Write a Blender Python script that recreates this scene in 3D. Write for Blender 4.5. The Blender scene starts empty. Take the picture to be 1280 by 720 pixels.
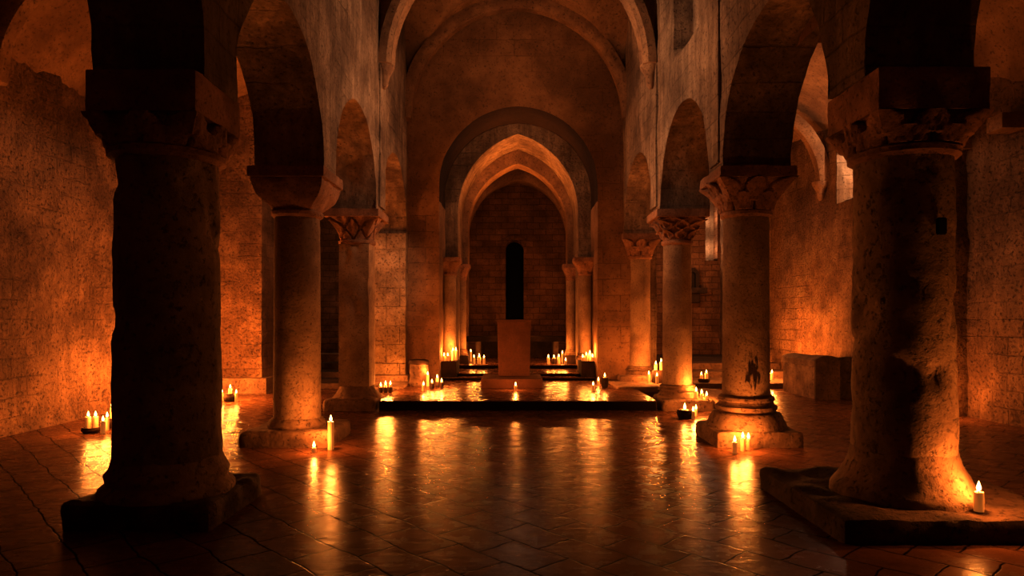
import bpy, bmesh, math, random
from mathutils import Vector, Matrix, noise
PI = math.pi
S = bpy.context.scene
COL = S.collection
random.seed(7)
F, PX, HY, CH = 850.0, 643.0, 398.0, 1.6          # focal length in px, vanishing point, horizon row, eye height

def at(px, py, z):
    """point on the level z that the photo shows at pixel px, py"""
    d = F * (CH - z) / (py - HY)
    return ((px - PX) * d / F, d, z)

# ------------------------------------------------------------------ materials
def nd(nt, t, **kw):
    n = nt.nodes.new(t)
    for k, v in kw.items():
        if k in n.inputs.keys() if hasattr(n.inputs, 'keys') else False: n.inputs[k].default_value = v
        else: setattr(n, k, v)
    return n

def stone(name, light, dark, stain=(.05, .03, .02), bump=.6, brick=None, rough=.9, pscale=.9, fine=1.0, spec=.25, patch=(.42, .6), dist=.035, streak=0, spot_at=None):
    m = bpy.data.materials.new(name); m.use_nodes = True
    nt = m.node_tree; L = nt.links.new
    b = nt.nodes['Principled BSDF']
    b.inputs['Roughness'].default_value = rough
    b.inputs['Specular IOR Level'].default_value = spec
    tc = nt.nodes.new('ShaderNodeTexCoord'); oi = nt.nodes.new('ShaderNodeObjectInfo')
    off = nt.nodes.new('ShaderNodeVectorMath'); off.operation = 'MULTIPLY_ADD'
    cmb = nt.nodes.new('ShaderNodeCombineXYZ')
    for k in 'XYZ': L(oi.outputs['Random'], cmb.inputs[k])
    L(cmb.outputs[0], off.inputs[0]); off.inputs[1].default_value = (13, 17, 0) if not brick else (0, 0, 0)
    L(tc.outputs['Object'], off.inputs[2])
    V = off.outputs[0]
    def noise_(scale, detail, rgh=.6):
        n = nt.nodes.new('ShaderNodeTexNoise'); n.inputs['Scale'].default_value = scale
        n.inputs['Detail'].default_value = detail; n.inputs['Roughness'].default_value = rgh
        L(V, n.inputs['Vector']); return n.outputs['Fac']
    def ramp(src, a, b_, ca=(0, 0, 0, 1), cb=(1, 1, 1, 1)):
        r = nt.nodes.new('ShaderNodeValToRGB'); r.color_ramp.elements[0].position = a; r.color_ramp.elements[1].position = b_
        r.color_ramp.elements[0].color = ca; r.color_ramp.elements[1].color = cb
        L(src, r.inputs[0]); return r.outputs[0]
    def mix(fac, a, b_, mode='MIX'):
        x = nt.nodes.new('ShaderNodeMix'); x.data_type = 'RGBA'; x.blend_type = mode
        if isinstance(fac, float): x.inputs[0].default_value = fac
        else: L(fac, x.inputs[0])
        for i, v in ((6, a), (7, b_)):
            if isinstance(v, tuple): x.inputs[i].default_value = (*v, 1)
            else: L(v, x.inputs[i])
        return x.outputs[2]
    patchf = ramp(noise_(pscale, 6, .62), *patch)
    c = mix(patchf, dark, light)
    c = mix(ramp(noise_(pscale * 3.1, 8, .7), .3, .75), c, mix(.5, c, stain))
    speck = ramp(noise_(22 * fine, 4, .7), .28, .45)
    c = mix(speck, stain, c)
    h = nt.nodes.new('ShaderNodeMath'); h.operation = 'MULTIPLY_ADD'
    L(noise_(9 * fine, 8, .68), h.inputs[0]); h.inputs[1].default_value = 1.0
    h2 = nt.nodes.new('ShaderNodeMath'); h2.operation = 'MULTIPLY'; h2.inputs[1].default_value = .45
    L(speck, h2.inputs[0]); L(h2.outputs[0], h.inputs[2])
    height = h.outputs[0]
    if streak:                                              # water runs down the plaster
        ms = nt.nodes.new('ShaderNodeMapping'); ms.inputs['Scale'].default_value = (7, 7, .7); L(V, ms.inputs[0])
        ns = nt.nodes.new('ShaderNodeTexNoise'); ns.inputs['Scale'].default_value = 1.0; ns.inputs['Detail'].default_value = 6; ns.inputs['Roughness'].default_value = .65
        L(ms.outputs[0], ns.inputs['Vector'])
        c = mix(ramp(ns.outputs['Fac'], .38, .62), mix(streak, c, stain), c)
        hs = nt.nodes.new('ShaderNodeMath'); hs.operation = 'MULTIPLY_ADD'; hs.inputs[1].default_value = .5
        L(ns.outputs['Fac'], hs.inputs[0]); L(height, hs.inputs[2]); height = hs.outputs[0]
    if spot_at:                                             # a dark stain with drips below it
        ds = nt.nodes.new('ShaderNodeVectorMath'); ds.operation = 'SUBTRACT'; L(tc.outputs['Object'], ds.inputs[0]); ds.inputs[1].default_value = spot_at
        dm = nt.nodes.new('ShaderNodeMapping'); dm.inputs['Scale'].default_value = (6.5, 3, 3.6); L(ds.outputs[0], dm.inputs[0])
        ln = nt.nodes.new('ShaderNodeVectorMath'); ln.operation = 'LENGTH'; L(dm.outputs[0], ln.inputs[0])
        dn = nt.nodes.new('ShaderNodeMapping'); dn.inputs['Scale'].default_value = (26, 26, 7); L(tc.outputs['Object'], dn.inputs[0])
        nn = nt.nodes.new('ShaderNodeTexNoise'); nn.inputs['Scale'].default_value = 1; nn.inputs['Detail'].default_value = 4; L(dn.outputs[0], nn.inputs['Vector'])
        ad = nt.nodes.new('ShaderNodeMath'); ad.operation = 'MULTIPLY_ADD'; ad.inputs[1].default_value = 1.9; L(nn.outputs['Fac'], ad.inputs[0]); L(ln.outputs['Value'], ad.inputs[2])
        mr = nt.nodes.new('ShaderNodeMapRange'); mr.inputs[1].default_value = 1.35; mr.inputs[2].default_value = 1.6; L(ad.outputs[0], mr.inputs[0])
        c = mix(mr.outputs[0], (.035, .018, .011), c)
    if brick:
        axes, bw, bh, amt = brick
        sx = nt.nodes.new('ShaderNodeSeparateXYZ'); L(tc.outputs['Object'], sx.inputs[0])
        cx = nt.nodes.new('ShaderNodeCombineXYZ')
        wob = nt.nodes.new('ShaderNodeMath'); wob.operation = 'MULTIPLY_ADD'
        L(noise_(2.5, 3), wob.inputs[0]); wob.inputs[1].default_value = .06; L(sx.outputs[axes[1]], wob.inputs[2])
        L(sx.outputs[axes[0]], cx.inputs[0]); L(wob.outputs[0], cx.inputs[1])
        bt = nt.nodes.new('ShaderNodeTexBrick'); L(cx.outputs[0], bt.inputs['Vector'])
        bt.inputs['Scale'].default_value = 1; bt.inputs['Brick Width'].default_value = bw; bt.inputs['Row Height'].default_value = bh
        bt.inputs['Mortar Size'].default_value = .012; bt.inputs['Mortar Smooth'].default_value = .5
        bt.inputs['Color1'].default_value = (1, 1, 1, 1); bt.inputs['Color2'].default_value = (.62, .6, .58, 1); bt.inputs['Mortar'].default_value = (.42, .38, .34, 1)
        msk = ramp(noise_(.55, 4, .6), .5 - amt * .3, .72 - amt * .3)
        c = mix(msk, c, mix(.85, c, bt.outputs['Color'], 'MULTIPLY'))
        q = nt.nodes.new('ShaderNodeMath'); q.operation = 'MULTIPLY'
        L(bt.outputs['Fac'], q.inputs[0]); L(msk, q.inputs[1])
        q2 = nt.nodes.new('ShaderNodeMath'); q2.operation = 'MULTIPLY_ADD'
        L(q.outputs[0], q2.inputs[0]); q2.inputs[1].default_value = -1.0; L(height, q2.inputs[2])
        height = q2.outputs[0]
    bp = nt.nodes.new('ShaderNodeBump'); bp.inputs['Strength'].default_value = bump; bp.inputs['Distance'].default_value = dist
    L(height, bp.inputs['Height']); L(bp.outputs[0], b.inputs['Normal'])
    L(c, b.inputs['Base Color'])
    return m

def plain(name, col, rough=.7, metal=0, emit=None, estr=0, sss=0):
    m = bpy.data.materials.new(name); m.use_nodes = True
    b = m.node_tree.nodes['Principled BSDF']
    b.inputs['Base Color'].default_value = (*col, 1); b.inputs['Roughness'].default_value = rough; b.inputs['Metallic'].default_value = metal
    if emit: b.inputs['Emission Color'].default_value = (*emit, 1); b.inputs['Emission Strength'].default_value = estr
    return m

def floor_mat():
    m = bpy.data.materials.new('worn_floor_slabs'); m.use_nodes = True
    nt = m.node_tree; L = nt.links.new; b = nt.nodes['Principled BSDF']
    tc = nt.nodes.new('ShaderNodeTexCoord')
    mp = nt.nodes.new('ShaderNodeMapping'); mp.inputs['Rotation'].default_value = (0, 0, math.radians(47)); L(tc.outputs['Object'], mp.inputs[0])
    def noise_(scale, detail, rgh=.6, vec=None):
        n = nt.nodes.new('ShaderNodeTexNoise'); n.inputs['Scale'].default_value = scale
        n.inputs['Detail'].default_value = detail; n.inputs['Roughness'].default_value = rgh
        L(vec or tc.outputs['Object'], n.inputs['Vector']); return n
    w = noise_(1.6, 3); wm = nt.nodes.new('ShaderNodeMix'); wm.data_type = 'VECTOR'; wm.inputs[0].default_value = .12
    L(mp.outputs[0], wm.inputs[4]); L(w.outputs['Color'], wm.inputs[5])
    bt = nt.nodes.new('ShaderNodeTexBrick'); L(wm.outputs[1], bt.inputs['Vector'])
    bt.inputs['Scale'].default_value = 1; bt.inputs['Brick Width'].default_value = .44; bt.inputs['Row Height'].default_value = .3
    bt.inputs['Mortar Size'].default_value = .010; bt.inputs['Mortar Smooth'].default_value = .8
    bt.inputs['Color1'].default_value = (.2, .095, .05, 1); bt.inputs['Color2'].default_value = (.15, .07, .036, 1); bt.inputs['Mortar'].default_value = (.014, .007, .004, 1)
    mx = nt.nodes.new('ShaderNodeMix'); mx.data_type = 'RGBA'; mx.blend_type = 'MULTIPLY'; mx.inputs[0].default_value = .75
    r = nt.nodes.new('ShaderNodeValToRGB'); r.color_ramp.elements[0].position = .3; r.color_ramp.elements[1].position = .7
    r.color_ramp.elements[0].color = (.35, .33, .3, 1)
    L(noise_(3, 8, .7).outputs['Fac'], r.inputs[0]); L(bt.outputs['Color'], mx.inputs[6]); L(r.outputs[0], mx.inputs[7])
    L(mx.outputs[2], b.inputs['Base Color'])
    rr = nt.nodes.new('ShaderNodeMapRange'); rr.inputs[1].default_value = .3; rr.inputs[2].default_value = .7; rr.inputs[3].default_value = .17; rr.inputs[4].default_value = .34
    L(noise_(5, 6).outputs['Fac'], rr.inputs[0]); L(rr.outputs[0], b.inputs['Roughness'])
    sp = nt.nodes.new('ShaderNodeMapRange'); sp.inputs[3].default_value = .06; sp.inputs[4].default_value = .0
    L(bt.outputs['Fac'], sp.inputs[0]); L(sp.outputs[0], b.inputs['Specular IOR Level'])
    # long worn undulations across the nave + joints + grain
    st = nt.nodes.new('ShaderNodeMapping'); st.inputs['Scale'].default_value = (1.5, 7.5, 1); L(tc.outputs['Object'], st.inputs[0])
    a = noise_(2.2, 6, .62, st.outputs[0])
    h = nt.nodes.new('ShaderNodeMath'); h.operation = 'MULTIPLY_ADD'; h.inputs[1].default_value = -.18
    L(bt.outputs['Fac'], h.inputs[0]); L(a.outputs['Fac'], h.inputs[2])
    h2 = nt.nodes.new('ShaderNodeMath'); h2.operation = 'MULTIPLY_ADD'; h2.inputs[1].default_value = .16
    L(noise_(26, 5).outputs['Fac'], h2.inputs[0]); L(h.outputs[0], h2.inputs[2])
    bp = nt.nodes.new('ShaderNodeBump'); bp.inputs['Strength'].default_value = .55; bp.inputs['Distance'].default_value = .008
    L(h2.outputs[0], bp.inputs['Height']); L(bp.outputs[0], b.inputs['Normal'])
    return m

TAN, BRN, STN = (.46, .31, .19), (.24, .145, .085), (.07, .04, .025)
M = {}
M['aisle'] = stone('rough_aisle_plaster', (.46, .28, .155), (.2, .112, .06), STN, 1.0, ('YZ', .62, .27, .1), pscale=.75, dist=.09, patch=(.42, .6), streak=.25)
M['nave'] = stone('worn_nave_plaster', (.52, .38, .26), (.22, .15, .10), STN, .7, ('YZ', .7, .3, .15), pscale=.85, dist=.07, patch=(.42, .6), streak=.5)
M['endwall'] = stone('brown_end_wall_plaster', (.36, .21, .11), (.2, .11, .055), STN, .5, ('XZ', .8, .36, .0), pscale=.7)
M['apse'] = stone('apse_masonry', (.36, .19, .10), (.2, .1, .05), STN, .8, ('XZ', .42, .2, 1.2), pscale=1.1)
M['vault'] = stone('vault_plaster', (.44, .27, .14), (.24, .14, .075), STN, .6, pscale=.8)
M['rib'] = stone('rib_stone', (.42, .26, .145), (.24, .14, .08), STN, .7, pscale=1.3)
M['shaft'] = stone('column_shaft_stone', (.5, .36, .24), (.3, .2, .13), (.10, .06, .04), .7, pscale=1.2, fine=1.6)
M['shaft_stain'] = stone('stained_shaft_stone', (.5, .36, .24), (.3, .2, .13), (.10, .06, .04), .7, pscale=1.2, fine=1.6, spot_at=(.0, -.29, .93))
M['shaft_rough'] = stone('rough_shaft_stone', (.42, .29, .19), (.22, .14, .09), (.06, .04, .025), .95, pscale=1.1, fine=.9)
M['capital'] = stone('carved_capital_stone', (.5, .28, .17), (.28, .15, .09), (.07, .035, .02), .7, pscale=2, fine=1.5)
M['plinth'] = stone('chipped_plinth_stone', (.42, .28, .18), (.2, .125, .08), (.05, .03, .02), .9, pscale=1.6)
M['altar'] = stone('smooth_altar_stone', (.2, .09, .05), (.14, .062, .034), (.09, .045, .025), .25, pscale=1.5, fine=1.5)
M['pier'] = stone('lit_pier_masonry', (.52, .38, .25), (.26, .18, .11), STN, 1.1, ('XZ', .6, .42, .5), pscale=1.3)
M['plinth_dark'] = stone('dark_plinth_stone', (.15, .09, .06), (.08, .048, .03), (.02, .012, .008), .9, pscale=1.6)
M['dark'] = stone('sooty_stone', (.075, .042, .026), (.035, .02, .013), (.012, .008, .006), .7, pscale=2)
M['floor'] = floor_mat()
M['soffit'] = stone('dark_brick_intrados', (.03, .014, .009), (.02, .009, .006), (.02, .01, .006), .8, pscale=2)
M['riser'] = stone('shaded_step_riser', (.012, .007, .005), (.008, .005, .004), (.004, .003, .002), .4, spec=.1)  # near-black colour holds the shade of the step fronts
M['wax'] = plain('ivory_candle_wax', (.8, .58, .33), .55, emit=(1.0, .34, .06), estr=.16)  # even emission stands in for flame light glowing through the wax
M['wick'] = plain('charred_wick', (.015, .01, .008), .9)
M['flame'] = plain('candle_flame', (0, 0, 0), 1, emit=(1.0, .5, .13), estr=16)
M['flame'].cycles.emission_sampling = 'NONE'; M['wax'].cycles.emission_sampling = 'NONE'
M['glass'] = plain('black_window_glass', (.002, .002, .003), .6)
M['glass'].node_tree.nodes['Principled BSDF'].inputs['Specular IOR Level'].default_value = .05
M['cup'] = plain('dark_clay_cup', (.05, .025, .015), .6)
M['hole'] = plain('putlog_shadow', (.012, .007, .005), 1)

# ------------------------------------------------------------------ mesh helpers
def fbm(v, seed, octv=4):
    s, a, p = 0, 1, Vector((v.x + seed * 7.3, v.y - seed * 3.1, v.z + seed * 1.7))
    for _ in range(octv):
        s += a * noise.noise(p); p = p * 2.03; a *= .52
    return s

def rough(bm, amp, scale, seed=0, octv=4, zmin=None):
    bm.normal_update()
    for v in bm.verts:
        if zmin is not None and v.co.z <= zmin + 1e-4: continue
        n = v.normal.copy()
        v.co += n * (amp * fbm(v.co * scale, seed, octv))

def obj(name, bm, mat, parent=None, smooth=True, sharp=.75, loc=None):
    if smooth:
        bm.normal_update()
        for f in bm.faces: f.smooth = True
        for e in bm.edges:
            if len(e.link_faces) == 2 and e.calc_face_angle(0) > sharp: e.smooth = False
    me = bpy.data.meshes.new(name); bm.to_mesh(me); bm.free()
    o = bpy.data.objects.new(name, me); COL.objects.link(o)
    me.materials.append(mat)
    if parent: o.parent = parent
    if loc: o.location = loc
    return o

def struct(name, bm, mat, **k):
    o = obj(name, bm, mat, **k); o['kind'] = 'structure'; return o

def empty(name, loc, label, cat, group=None, kind='thing'):
    o = bpy.data.objects.new(name, None); COL.objects.link(o); o.location = loc; o.empty_display_size = .2
    tag(o, label, cat, group, kind); return o

def tag(o, label, cat, group=None, kind='thing'):
    o['label'] = label; o['category'] = cat; o['kind'] = kind
    if group: o['group'] = group
    return o

def grid(bm, fn, us, vs):
    rows = [[bm.verts.new(fn(u, v)) for v in vs] for u in us]
    for i in range(len(us) - 1):
        for j in range(len(vs) - 1):
            try: bm.faces.new((rows[i][j], rows[i + 1][j], rows[i + 1][j + 1], rows[i][j + 1]))
            except ValueError: pass
    return rows

def lin(a, b, step):
    n = max(1, round(abs(b - a) / step)); return [a + (b - a) * i / n for i in range(n + 1)]

def weld(bm, d=1e-4):
    bmesh.ops.remove_doubles(bm, verts=bm.verts, dist=d)
    bmesh.ops.recalc_face_normals(bm, faces=bm.faces)

def box(bm, x0, x1, y0, y1, z0, z1, bev=0, step=None):
    """a (subdivided, rounded) block"""
    r = bmesh.ops.create_cube(bm, size=1, matrix=Matrix.Translation(((x0 + x1) / 2, (y0 + y1) / 2, (z0 + z1) / 2)) @ Matrix.Diagonal((x1 - x0, y1 - y0, z1 - z0, 1)))
    vs = r['verts']
    if bev:
        es = list({e for v in vs for e in v.link_edges})
        bmesh.ops.bevel(bm, geom=es, offset=bev, segments=3, affect='EDGES', profile=.6)
    return vs

def block(x0, x1, y0, y1, z0, z1, step=.06, bev=.03, amp=.02, scale=4, seed=0):
    """a weathered block with worn edges: gridded faces pulled in to a rounded box, then roughened; the underside stays flat"""
    bm = bmesh.new()
    X, Y, Z = lin(x0, x1, step), lin(y0, y1, step), lin(z0, z1, min(step, (z1 - z0) / 2))
    for z in (z0, z1): grid(bm, lambda u, v: (u, v, z), X, Y)
    for y in (y0, y1): grid(bm, lambda u, v: (u, y, v), X, Z)
    for x in (x0, x1): grid(bm, lambda u, v: (x, u, v), Y, Z)
    weld(bm)
    for v in bm.verts:
        c = v.co.copy()
        q = Vector((min(max(c.x, x0 + bev), x1 - bev), min(max(c.y, y0 + bev), y1 - bev), min(c.z, z1 - bev)))
        d = c - q
        if d.length > bev: v.co = q + d.normalized() * bev
    rough(bm, amp, scale, seed, zmin=z0)
    return bm

def superring(k, a, n, sq):
    """point k of n on a ring of half-width a, sq=0 circle .. 1 square"""
    t = 2 * PI * k / n; c, s = math.cos(t), math.sin(t)
    r = 1.0 / max(abs(c), abs(s)); r = 1 + (r - 1) * sq
    return c * a * r, s * a * r

def lathe(profile, n=56, sq=None, seed=0, amp=0, scale=4, relief=None, cap=True):
    """profile: (radius, z) pairs; sq(z)->squareness"""
    bm = bmesh.new(); rings = []
    for (r, z) in profile:
        ring = []
        for k in range(n):
            x, y = superring(k, r, n, sq(z) if sq else 0)
            ring.append(bm.verts.new((x, y, z)))
        rings.append(ring)
    for a, b in zip(rings, rings[1:]):
        for k in range(n): bm.faces.new((a[k], a[(k + 1) % n], b[(k + 1) % n], b[k]))
    if cap:
        bm.faces.new(list(reversed(rings[0]))); bm.faces.new(rings[-1])
    bm.normal_update()
    if relief:
        for v in bm.verts:
            d = relief(v.co)
            h = Vector((v.co.x, v.co.y, 0)).normalized()
            v.co += h * d
    if amp: rough(bm, amp, scale, seed)
    return bm

def fine_profile(pts, step=.05):
    out = [pts[0]]
    for (r0, z0), (r1, z1) in zip(pts, pts[1:]):
        n = max(1, round(math.hypot(r1 - r0, z1 - z0) / step))
        out += [(r0 + (r1 - r0) * i / n, z0 + (z1 - z0) * i / n) for i in range(1, n + 1)]
    return out

def arc_z(u, w, h):
    """height over the springing of an arch (round if h==w, pointed if h>w)"""
    R = (w * w + h * h) / (2 * w); q = abs(u) + R - w
    return math.sqrt(max(R * R - q * q, 0))

def arch_us(w, n=36):
    return [-w * math.cos(PI * i / n) for i in range(n + 1)]

def arched_wall(cx, w, sp, h, x0, x1, z0, z1, y0, y1, step=.12, sill=None):
    """wall across the nave (faces +-y) between x0..x1, z0..z1 with one arched opening; sill: bottom of the opening (None = z0)"""
    bm = bmesh.new(); zb = z0 if sill is None else sill
    us = arch_us(w); NV = max(4, round((z1 - sp) / step))
    for y in (y0, y1):
        for a, b in ((x0, cx - w), (cx + w, x1)):
            grid(bm, lambda u, v: (u, y, v), lin(a, b, step), lin(z0, sp, step) )
            n = len(lin(a, b, step))
            grid(bm, lambda u, v: (u, y, sp + (z1 - sp) * v), lin(a, b, step), [i / NV for i in range(NV + 1)])
        grid(bm, lambda u, v: (cx + u, y, sp + arc_z(u, w, h) + (z1 - sp - arc_z(u, w, h)) * v), us, [i / NV for i in range(NV + 1)])
        if sill is not None:
            grid(bm, lambda u, v: (u, y, v), [cx + u for u in us], lin(z0, sill, step))
    ys = lin(y0, y1, step)
    grid(bm, lambda u, y: (cx + u, y, sp + arc_z(u, w, h)), us, ys)
    for s in (-1, 1): grid(bm, lambda z, y: (cx + s * w, y, z), [z for z in lin(z0, sp, step) if z >= zb - 1e-6], ys)
    if sill is not None: grid(bm, lambda u, y: (cx + u, y, sill), us, ys)
    for x in (x0, x1):
        grid(bm, lambda z, y: (x, y, z), lin(z0, sp, step), ys)
        grid(bm, lambda v, y: (x, y, sp + (z1 - sp) * v), [i / NV for i in range(NV + 1)], ys)
    grid(bm, lambda u, y: (u, y, z1), lin(x0, cx - w, step) + [cx + u for u in us][1:-1] + lin(cx + w, x1, step), ys)
    weld(bm)
    return bm

def arch_band(cx, w, h, t, sp, y0, y1, step=.1, axis='y', n=40, cham=.0):
    """a rib: arch of clear half width w, rise h and thickness t from y0 to y1"""
    bm = bmesh.new(); us = arch_us(w, n)
    inner = [(cx + u, sp + arc_z(u, w, h)) for u in us]
    outer = [(cx + u * (w + t) / w, sp + arc_z(u * (w + t) / w, w + t, h + t)) for u in us]
    ys = lin(y0, y1, step); NT = max(2, round(t / step))
    def P(i, k): return (inner[i][0] + (outer[i][0] - inner[i][0]) * k, inner[i][1] + (outer[i][1] - inner[i][1]) * k)
    ii = list(range(n + 1)); ks = [k / NT for k in range(NT + 1)]
    c = cham
    for yy in (y0, y1): grid(bm, lambda i, k: (P(i, k)[0], yy, P(i, k)[1]), ii, ks)
    grid(bm, lambda i, y: (inner[i][0], y, inner[i][1]), ii, ys)
    grid(bm, lambda i, y: (outer[i][0], y, outer[i][1]), ii, ys)
    for i in (0, n): grid(bm, lambda k, y: (P(i, k)[0], y, P(i, k)[1]), ks, ys)
    weld(bm)
    if cham:
        ym = (y0 + y1) / 2
        for v in bm.verts:   # moulded edge: pull the intrados corners back
            for i in ii:
                if abs(v.co.x - inner[i][0]) < 1e-4 and abs(v.co.z - inner[i][1]) < 1e-4 and (abs(v.co.y - y0) < 1e-4 or abs(v.co.y - y1) < 1e-4):
                    v.co.y += cham if v.co.y < ym else -cham
                    break
    return bm

def barrel(cx, w, h, sp, y0, y1, step=.15, n=30):
    bm = bmesh.new()
    grid(bm, lambda u, y: (cx + u, y, sp + arc_z(u, w, h)), arch_us(w, n), lin(y0, y1, step))
    bmesh.ops.recalc_face_normals(bm, faces=bm.faces)
    return bm

# ------------------------------------------------------------------ plan
COLY = [5.6, 8.9, 12.2, 15.5]
def XL(y): return -2.845
def XR(y): return 3.15 - (min(max(y, 2), 17) - 5.55) * .0265
HT = .43                                                     # half thickness of the arcade walls
ABZ = 3.49                                                   # top of the abaci
NZ = 9.0
def XWL(y): return -6.88
def XWR(y): return 7.46 - (min(max(y, 4), 26) - 9.9) * .056

# floor -------------------------------------------------------------
bm = bmesh.new(); grid(bm, lambda x, y: (x, y, 0), lin(-7.6, 8.6, 1.0), lin(-3, 23.2, 1.0))
struct('floor', bm, M['floor'], smooth=False)
bm = block(-2.36, 2.48, 11.83, 15.75, 0.0, .17, .09, .015, .006, 3, 1)
struct('floor_chancel', bm, M['floor'])
bm = block(-1.70, 1.87, 15.66, 17.5, .0, .245, .09, .012, .004, 3, 2); struct('trim_1', bm, M['floor'])
bm = block(-1.70, 1.87, 15.97, 17.5, .2, .315, .09, .012, .004, 3, 3); struct('trim_2', bm, M['floor'])
bm = block(-1.75, 1.93, 17.39, 22.6, .0, .41, .1, .012, .004, 3, 4); struct('floor_sanctuary', bm, M['floor'])
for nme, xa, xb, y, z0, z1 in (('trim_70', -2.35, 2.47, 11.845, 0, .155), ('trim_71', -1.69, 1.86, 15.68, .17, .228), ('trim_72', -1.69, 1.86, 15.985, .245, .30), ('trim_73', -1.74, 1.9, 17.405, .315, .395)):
    bm = block(xa, xb, y - .03, y + .02, 0, z1 - z0, .09, .008, .003, 3, 5)  # thin near-black sheets over the step fronts, shade put into colour
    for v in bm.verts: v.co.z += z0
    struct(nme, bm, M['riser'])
for nme, xa, xb in (('trim_74', -3.4, -2.26), ('trim_75', 2.08, 3.5)):
    struct(nme, block(xa, xb, 13.75, 16.0, 0, .22, .08, .03, .015, 3, 6), M['plinth'])
# aisle steps
k = 3
for xa, xb in ((-6.8, -3.28), (3.35, 7.0)):
    for (y, z) in ((15.5, .12), (17.0, .26), (17.9, .42)):
        struct('trim_%d' % k, block(xa, xb, y, 22.4, max(0, z - .16), z, .2, .015, .008, 3, k), M['plinth_dark']); k += 1
struct('trim_%d' % k, block(-6.7, -3.3, 18.6, 19.3, .42, .62, .12, .02, .012, 3, k), M['plinth']); k += 1

# outer walls -------------------------------------------------------
def side_wall(name, xf, z1, hole=None, seed=0):
    bm = bmesh.new()
    ys, zs = lin(-3, 23, .12), lin(0, z1, .12)
    if hole:
        y0, y1, z0, zt = hole
        ys = sorted([y for y in ys if min(abs(y - y0), abs(y - y1)) > .05] + [y0, y1]); zs = sorted([z for z in zs if min(abs(z - z0), abs(z - zt)) > .05] + [z0, zt])
    rows = grid(bm, lambda y, z: (xf(y), y, z), ys, zs)
    if hole:
        kill = [f for f in bm.faces if y0 < f.calc_center_median().y < y1 and z0 < f.calc_center_median().z < zt]
        bmesh.ops.delete(bm, geom=kill, context='FACES')
    s = 1 if xf(10) < 0 else -1
    for f in bm.faces:
        f.normal_update()
    bmesh.ops.recalc_face_normals(bm, faces=bm.faces)
    for v in bm.verts:
        if v.co.z < .01: continue
        d = .05 * fbm(v.co * .6, seed, 3) + .022 * fbm(v.co * 3.2, seed + 3, 4)
        if hole and y0 - .02 < v.co.y < y1 + .02 and z0 - .02 < v.co.z < zt + .02: d = 0
        v.co.x += s * d
    return struct(name, bm, M['aisle'])
side_wall('wall_left', XWL, 6.9, None, 11)
WIN = (14.05, 15.15, 4.15, 6.1)
side_wall('wall_right', XWR, 6.9, WIN, 12)
# right aisle window: splayed reveal, dark pane, sill
y0, y1, z0, zt = WIN; xw = XWR(14.6)
bm = bmesh.new()
def fr(y, z, t): return (xw - .02 + t * .75, y + (14.6 - y) * t * .45, z + ((z0 + zt) / 2 + .15 - z) * t * .3)
for a, b in (((y0, z0), (y1, z0)), ((y1, z0), (y1, zt)), ((y1, zt), (y0, zt)), ((y0, zt), (y0, z0))):
    grid(bm, lambda u, t: fr(a[0] + (b[0] - a[0]) * u, a[1] + (b[1] - a[1]) * u, t), [i / 10 for i in range(11)], [i / 8 for i in range(9)])
weld(bm); rough(bm, .012, 5, 2)
w2 = struct('window_2', bm, M['nave'])
bm = bmesh.new(); c = [fr(y0, z0, 1), fr(y1, z0, 1), fr(y1, zt, 1), fr(y0, zt, 1)]
bm.faces.new([bm.verts.new((p[0] - .01, p[1], p[2])) for p in c]); obj('window_pane', bm, M['glass'], w2, smooth=False)
# base ledges on the outer walls
struct('baseboard_right', block(6.98, 7.5, 11.6, 13.2, 0, .12, .1, .03, .02, 3, 5), M['plinth'])

# aisle end walls with slit window on the right
bm = arched_wall(6.49, .2, 5.35, .2, 3.3, 7.2, 0, 6.9, 22.4, 22.9, .16, sill=3.5); rough(bm, .02, 2.2, 8, zmin=0)
struct('wall_right_end', bm, M['apse'])
bm = bmesh.new(); grid(bm, lambda x, z: (x, 22.86, z), [6.2, 6.75], [3.4, 5.8]); struct('window_3', bm, M['nave'], smooth=False)
bm = block(-7.1, -3.2, 22.4, 22.8, 0, 6.9, .16, .02, .03, 1.6, 9); struct('wall_left_end', bm, M['apse'])
# side wall buttress in the left aisle (the lit pier between the first two columns)
def buttress(name, x0, x1, y0, y1, h, seed, mat):
    bm = block(x0, x1, y0, y1, 0, h, .09, .03, .03, 1.7, seed)
    o = struct(name, bm, mat)
    return o
buttress('wall_left_pier', -7.0, -5.42, 14.6, 15.5, 6.9, 21, M['aisle'])
struct('baseboard_left', block(-7.0, -5.26, 14.42, 15.6, 0, .34, .08, .03, .02, 3, 22), M['plinth'])
buttress('wall_right_pier', 7.02, 7.6, 11.1, 12.0, 6.9, 23, M['aisle'])
struct('trim_20', block(6.86, 7.6, 10.98, 12.1, 4.35, 4.72, .07, .04, .02, 3, 24), M['rib'])
struct('trim_21', block(7.1, 7.7, 9.9, 10.25, 4.38, 4.62, .06, .03, .02, 3, 25), M['rib'])
struct('wall_right_far_pier', block(6.45, 7.2, 18.5, 19.2, 0, 6.9, .12, .03, .03, 1.7, 26), M['aisle'])

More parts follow.
